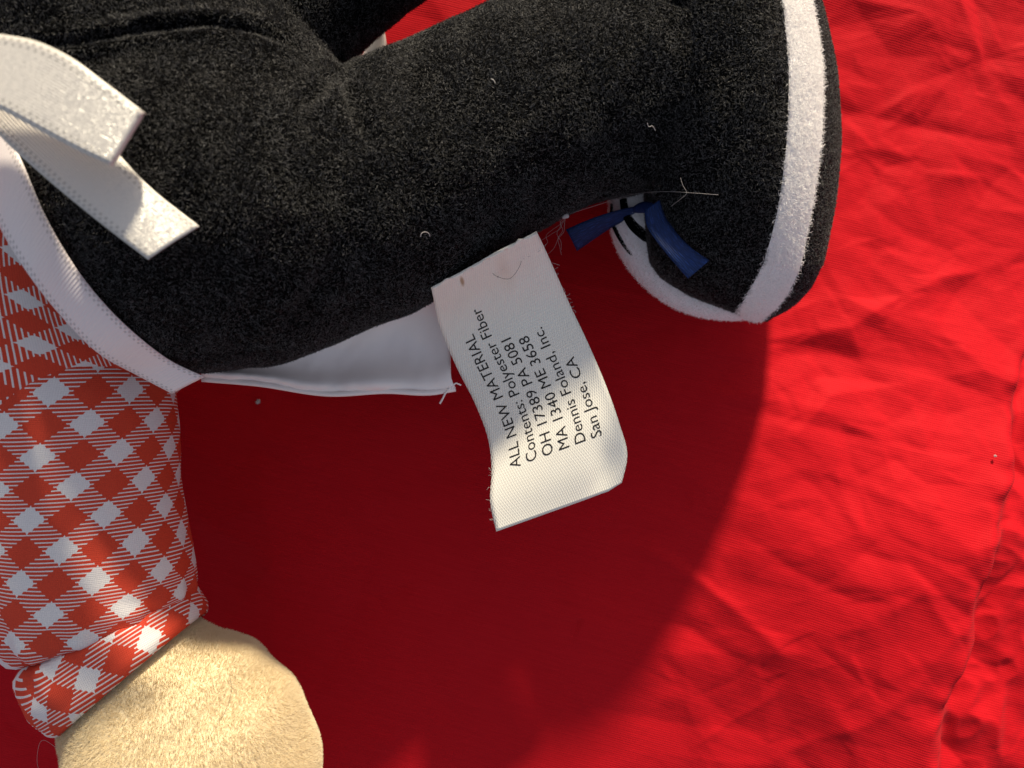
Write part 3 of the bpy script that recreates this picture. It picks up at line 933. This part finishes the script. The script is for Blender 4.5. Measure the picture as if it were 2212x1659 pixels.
# --- sewn-in label with its print
tag_l = [(930, 615, 5.55), (935, 638, 5.2), (946, 692, 4.25), (985, 790, 3.45), (1030, 880, 3.3), (1056, 955, 3.4), (1062, 1015, 3.5), (1059, 1085, 3.55), (1072, 1148, 3.5)]
tag_r = [(1156, 494, 5.5), (1168, 518, 5.15), (1200, 588, 4.4), (1232, 660, 3.85), (1272, 745, 3.7), (1308, 830, 3.6), (1338, 915, 3.55), (1355, 980, 3.45), (1341, 1052, 3.3)]
NV, NU = 90, 31
TL, TR = catmull(tag_l, NV), catmull(tag_r, NV)
def tag_point(u, v):
    i = v * (NV - 1); k = int(min(max(math.floor(i), 0), NV - 2)); t = i - k
    a = TL[k] * (1 - t) + TL[k + 1] * t; b = TR[k] * (1 - t) + TR[k + 1] * t
    q = a * (1 - u) + b * u
    p = P(*q)
    p[2] += 0.0007 * math.sin(u * math.pi) * math.sin(v * math.pi) + 0.0012 * math.exp(-((u - 0.62) / 0.16) ** 2) * math.exp(-(v / 0.22) ** 2) \
        - 0.0010 * math.exp(-((u - 0.85) / 0.10) ** 2) * math.exp(-((v - 0.90) / 0.10) ** 2)
    return p
V = []; UV = []
for i in range(NV):
    for j in range(NU):
        u, v = j / (NU - 1), i / (NV - 1)
        p = tag_point(u, v)
        if i == 0:                                   # ragged where it leaves the seam
            p = tag_point(u, 0.02 + 0.022 * float(perlin(np.array([u * 9.0]), np.array([0.3]), 91)[0]))
        # nicked lower corner
        if v > 0.96 and u > 0.9:
            p = tag_point(u, v - (u - 0.9) * 0.16 * (v - 0.96) / 0.04)
        V.append(p); UV.append((u * 2.6, v * 5.0))
tag = mesh_obj("sewn_label", V, grid_faces(NV, NU), M_TAG, TOY, uvs=UV, label="white satin care label printed with six lines of black text")
solidify(tag, 0.0002, 0)

def tag_text():
    lines = ["ALL NEW MATERIAL", "Contents: Polyester Fiber", "OH 17389 PA 5081", "MA 1340 ME 3658", "Dennis Foland, Inc.", "San Jose, CA"]
    size = 37.0                                  # measured units
    LEN, WID = 535.0, 285.0
    vs, fs = [], []
    for k, txt in enumerate(lines):
        c = bpy.data.curves.new("print", 'FONT'); c.body = txt; c.size = 1.0; c.resolution_u = 3
        o = bpy.data.objects.new("print", c); COL.objects.link(o)
        dg = bpy.context.evaluated_depsgraph_get(); dg.update()
        me = bpy.data.meshes.new_from_object(o.evaluated_get(dg))
        bm = bmesh.new(); bm.from_mesh(me)
        bmesh.ops.triangulate(bm, faces=bm.faces[:])
        for _ in range(1):
            long = [e for e in bm.edges if e.calc_length() > 0.25]
            if long:
                bmesh.ops.subdivide_edges(bm, edges=long, cuts=1)
        bmesh.ops.triangulate(bm, faces=bm.faces[:])
        bm.verts.index_update()
        for dup in range(1):
         base = len(vs)
         ds, dt = ((0, 0), (0.5, 0.2), (0.2, 0.5))[dup]
         u0 = 0.225 + 0.126 * k; v0 = 0.785
         for w in bm.verts:
             s, t = w.co.x * size * 0.86 + ds, w.co.y * size * 0.92 + dt
             u = u0 - t / WID; v = v0 - s / LEN
             p = tag_point(u, v)
             e = 0.004
             n = np.cross(tag_point(u, v + e) - p, tag_point(u + e, v) - p); n /= np.linalg.norm(n)
             if n[2] < 0: n = -n
             vs.append(p + n * (0.00014 + 0.00001 * dup))
         for fc in bm.faces:
             fs.append(tuple(base + w.index for w in fc.verts))
        bm.free(); bpy.data.meshes.remove(me); bpy.data.objects.remove(o); bpy.data.curves.remove(c)
    mesh_obj("printed_text", vs, fs, M_INK, tag, smooth_shade=False)
tag_text()

# ------------------------------------------------------------------ pile, threads and lint
def in_view(c, n):
    ok = (c[:, 0] > -0.125) & (c[:, 0] < 0.125) & (c[:, 1] > -0.105) & (c[:, 1] < 0.115) & (n[:, 2] > -0.55)
    return ok.astype(float)
fur("pile", trousers, trousers, 2200, 0.00085, 0.000038, M_BLACKF, up=0.45, lay=1.0, curl=0.5, keep=in_view, seed=2, npt=3, clump=0.007)
fur("pile", shoe["shoe_upper"], shoe["shoe_upper"], 2200, 0.00085, 0.000038, M_BLACKF, up=0.45, lay=1.0, curl=0.5, keep=in_view, seed=3, npt=3, clump=0.007)
fur("pile", shoe["sole"], shoe["sole"], 2200, 0.00085, 0.000038, M_BLACKF, up=0.45, lay=1.0, curl=0.5, keep=in_view, seed=4, npt=3)
fur("pile", shoe["white_band"], shoe["white_band"], 2600, 0.0012, 0.00004, M_WHITEF, up=0.55, lay=0.9, curl=0.7, keep=in_view, seed=5, npt=4)
fur("pile", toe, toe, 1800, 0.0010, 0.00004, M_WHITEF, up=0.55, lay=0.9, curl=0.7, keep=in_view, seed=6, npt=3)
fur("pile", paw, paw, 3300, 0.0009, 0.000030, M_CREAMF, up=1.4, lay=0.35, comb=(0.1, -0.15, 0), curl=0.3, keep=lambda c, n: (n[:, 2] > -0.6).astype(float) * (c[:, 1] > -0.13), seed=8, npt=3, clump=0.009)

def thread(name, pts, r, mat, parent):
    q = catmull(pts, max(12, 8 * len(pts)))
    v, f = tube([P(*x) for x in q], r, 5)
    return mesh_obj(name, v, f, mat, parent)

def lz(x, y, lift=0.16):
    z = surface_z(x, y)
    return (z if z is not None else 4.0) + lift
def on(pts, lift=0.16):
    return [(x, y, lz(x, y, lift)) for x, y in pts]
thread("stray_thread", on([(908, 512), (911, 504), (918, 501), (926, 504), (929, 511)]), 0.00006, M_THREAD, TOY)
thread("stray_thread", on([(1230, 462), (1300, 440), (1365, 420), (1430, 414), (1500, 417), (1552, 421)], 0.2), 0.000028, M_THREAD, TOY)
thread("stray_thread", on([(1470, 384), (1475, 400), (1483, 418), (1470, 430), (1449, 446)], 0.22), 0.000028, M_THREAD, TOY)
thread("stray_thread", on([(1398, 266), (1402, 274), (1408, 272), (1416, 282)], 0.18), 0.00006, M_THREAD, TOY)
thread("stray_thread", on([(1060, 170), (1066, 173), (1070, 180)], 0.2), 0.00006, M_THREAD, TOY)
thread("stray_thread", [(1005, 588, 4.4), (1020, 560, 4.9), (1040, 560, 5.1), (1070, 595, 5.0), (1100, 602, 5.0), (1120, 580, 5.0), (1128, 545, 4.8), (1120, 520, 4.5), (1095, 545, 4.8), (1075, 600, 4.9)], 0.00004, M_DTHREAD, TOY)
thread("stray_thread", [(1020, 565, 4.4), (1005, 590, 4.5), (985, 600, 4.5), (960, 620, 4.4), (935, 632, 4.3)], 0.00005, M_DTHREAD, TOY)
for k in range(5):
    r = np.random.default_rng(100 + k)
    p = [(1222, 466, 4.3)]
    for j in range(5):
        p.append((p[-1][0] - 6 + r.normal() * 8 - 3 * k + 4, p[-1][1] + 14 + r.normal() * 4, p[-1][2] - 0.1))
    thread("stray_thread", p, 0.000028, M_THREAD, TOY)
# knot of lint
q = P(1221, 465, 4.35)
bm = bmesh.new(); bmesh.ops.create_icosphere(bm, subdivisions=2, radius=0.00075)
for w in bm.verts:
    w.co *= 0.8 + 0.4 * float(rng.random())
    w.co = Vector(q) + Vector((w.co.x * 1.1, w.co.y, w.co.z * 0.7))
me = bpy.data.meshes.new("lint"); bm.to_mesh(me); bm.free(); me.materials.append(M_THREAD)
link("lint", me, TOY)
# frayed fibres along the cut edges of the label
fr_pts = []
for k in range(46):
    r = np.random.default_rng(300 + k)
    if k < 14:
        u, v = 1.0, r.uniform(0.12, 0.4); d = np.array([1, 0.2 + r.normal() * .6, r.normal() * .4])
    elif k < 26:
        u, v = 0.0, r.uniform(0.7, 0.97); d = np.array([-1, r.normal() * .5, r.normal() * .4])
    else:
        u, v = r.uniform(0, 1), 0.08; d = np.array([r.normal() * .6, 0.8, 0.8])
    p = tag_point(u, v); d = d / np.linalg.norm(d)
    L = r.uniform(0.0004, 0.0012)
    fr_pts.append([p, p + d * L * .5, p + d * L + r.normal(size=3) * L * 0.25])
vs, fs = [], []
for pts in fr_pts:
    v, f = tube(pts, 0.00003, 4)
    b0 = len(vs); vs.extend(v); fs.extend([tuple(i + b0 for i in g) for g in f])
mesh_obj("frayed_edge", vs, fs, M_THREAD, tag, kind="stuff")

thread("stray_thread", [(495, 1455, 6.55), (500, 1490, 6.7), (490, 1530, 6.8), (470, 1565, 6.85), (446, 1600, 6.9)], 0.00003, M_DTHREAD, TOY)
thread("stray_thread", [(170, 1535, 6.1), (175, 1548, 6.15), (190, 1556, 6.2)], 0.00003, M_DTHREAD, TOY)
thread("stray_thread", [(140, 1630, 4.6), (90, 1600, 4.4), (80, 1640, 4.2), (88, 1680, 4.0)], 0.00003, M_THREAD, TOY)
# frayed corner of the flap
thread("frayed_corner", [(975, 835, 3.35), (962, 850, 3.35), (956, 862, 3.3), (950, 872, 3.3)], 0.00022, M_FLAP, FLAP)
thread("frayed_corner", [(975, 838, 3.35), (985, 828, 3.4), (996, 832, 3.4)], 0.00018, M_FLAP, FLAP)

def cloth_z(px, py):
    x, y = P(px, py, 0.0)[:2] * 100
    return float(CH[np.argmin(np.abs(CY - y)), np.argmin(np.abs(CX - x))])
for px, py, r, lab in ((558, 868, 0.0006, "tiny grey speck of lint on shaded red cloth below white flap"), (2150, 985, 0.0003, "tiny pale speck of lint on sunlit red cloth by folded edge")):
    z = cloth_z(px, py); z = cloth_z((px - 1106) * (CAM_H - z) / CAM_H + 1106, (py - 829.5) * (CAM_H - z) / CAM_H + 829.5)
    bm = bmesh.new(); bmesh.ops.create_icosphere(bm, subdivisions=2, radius=r)
    for w in bm.verts:
        w.co *= 0.6 + 0.8 * float(rng.random())
    me = bpy.data.meshes.new("lint"); bm.to_mesh(me); bm.free(); me.materials.append(M_THREAD)
    o = link("lint", me, None, label=lab)
    o.location = P(px, py, z + 0.01)
    o["category"] = "lint"
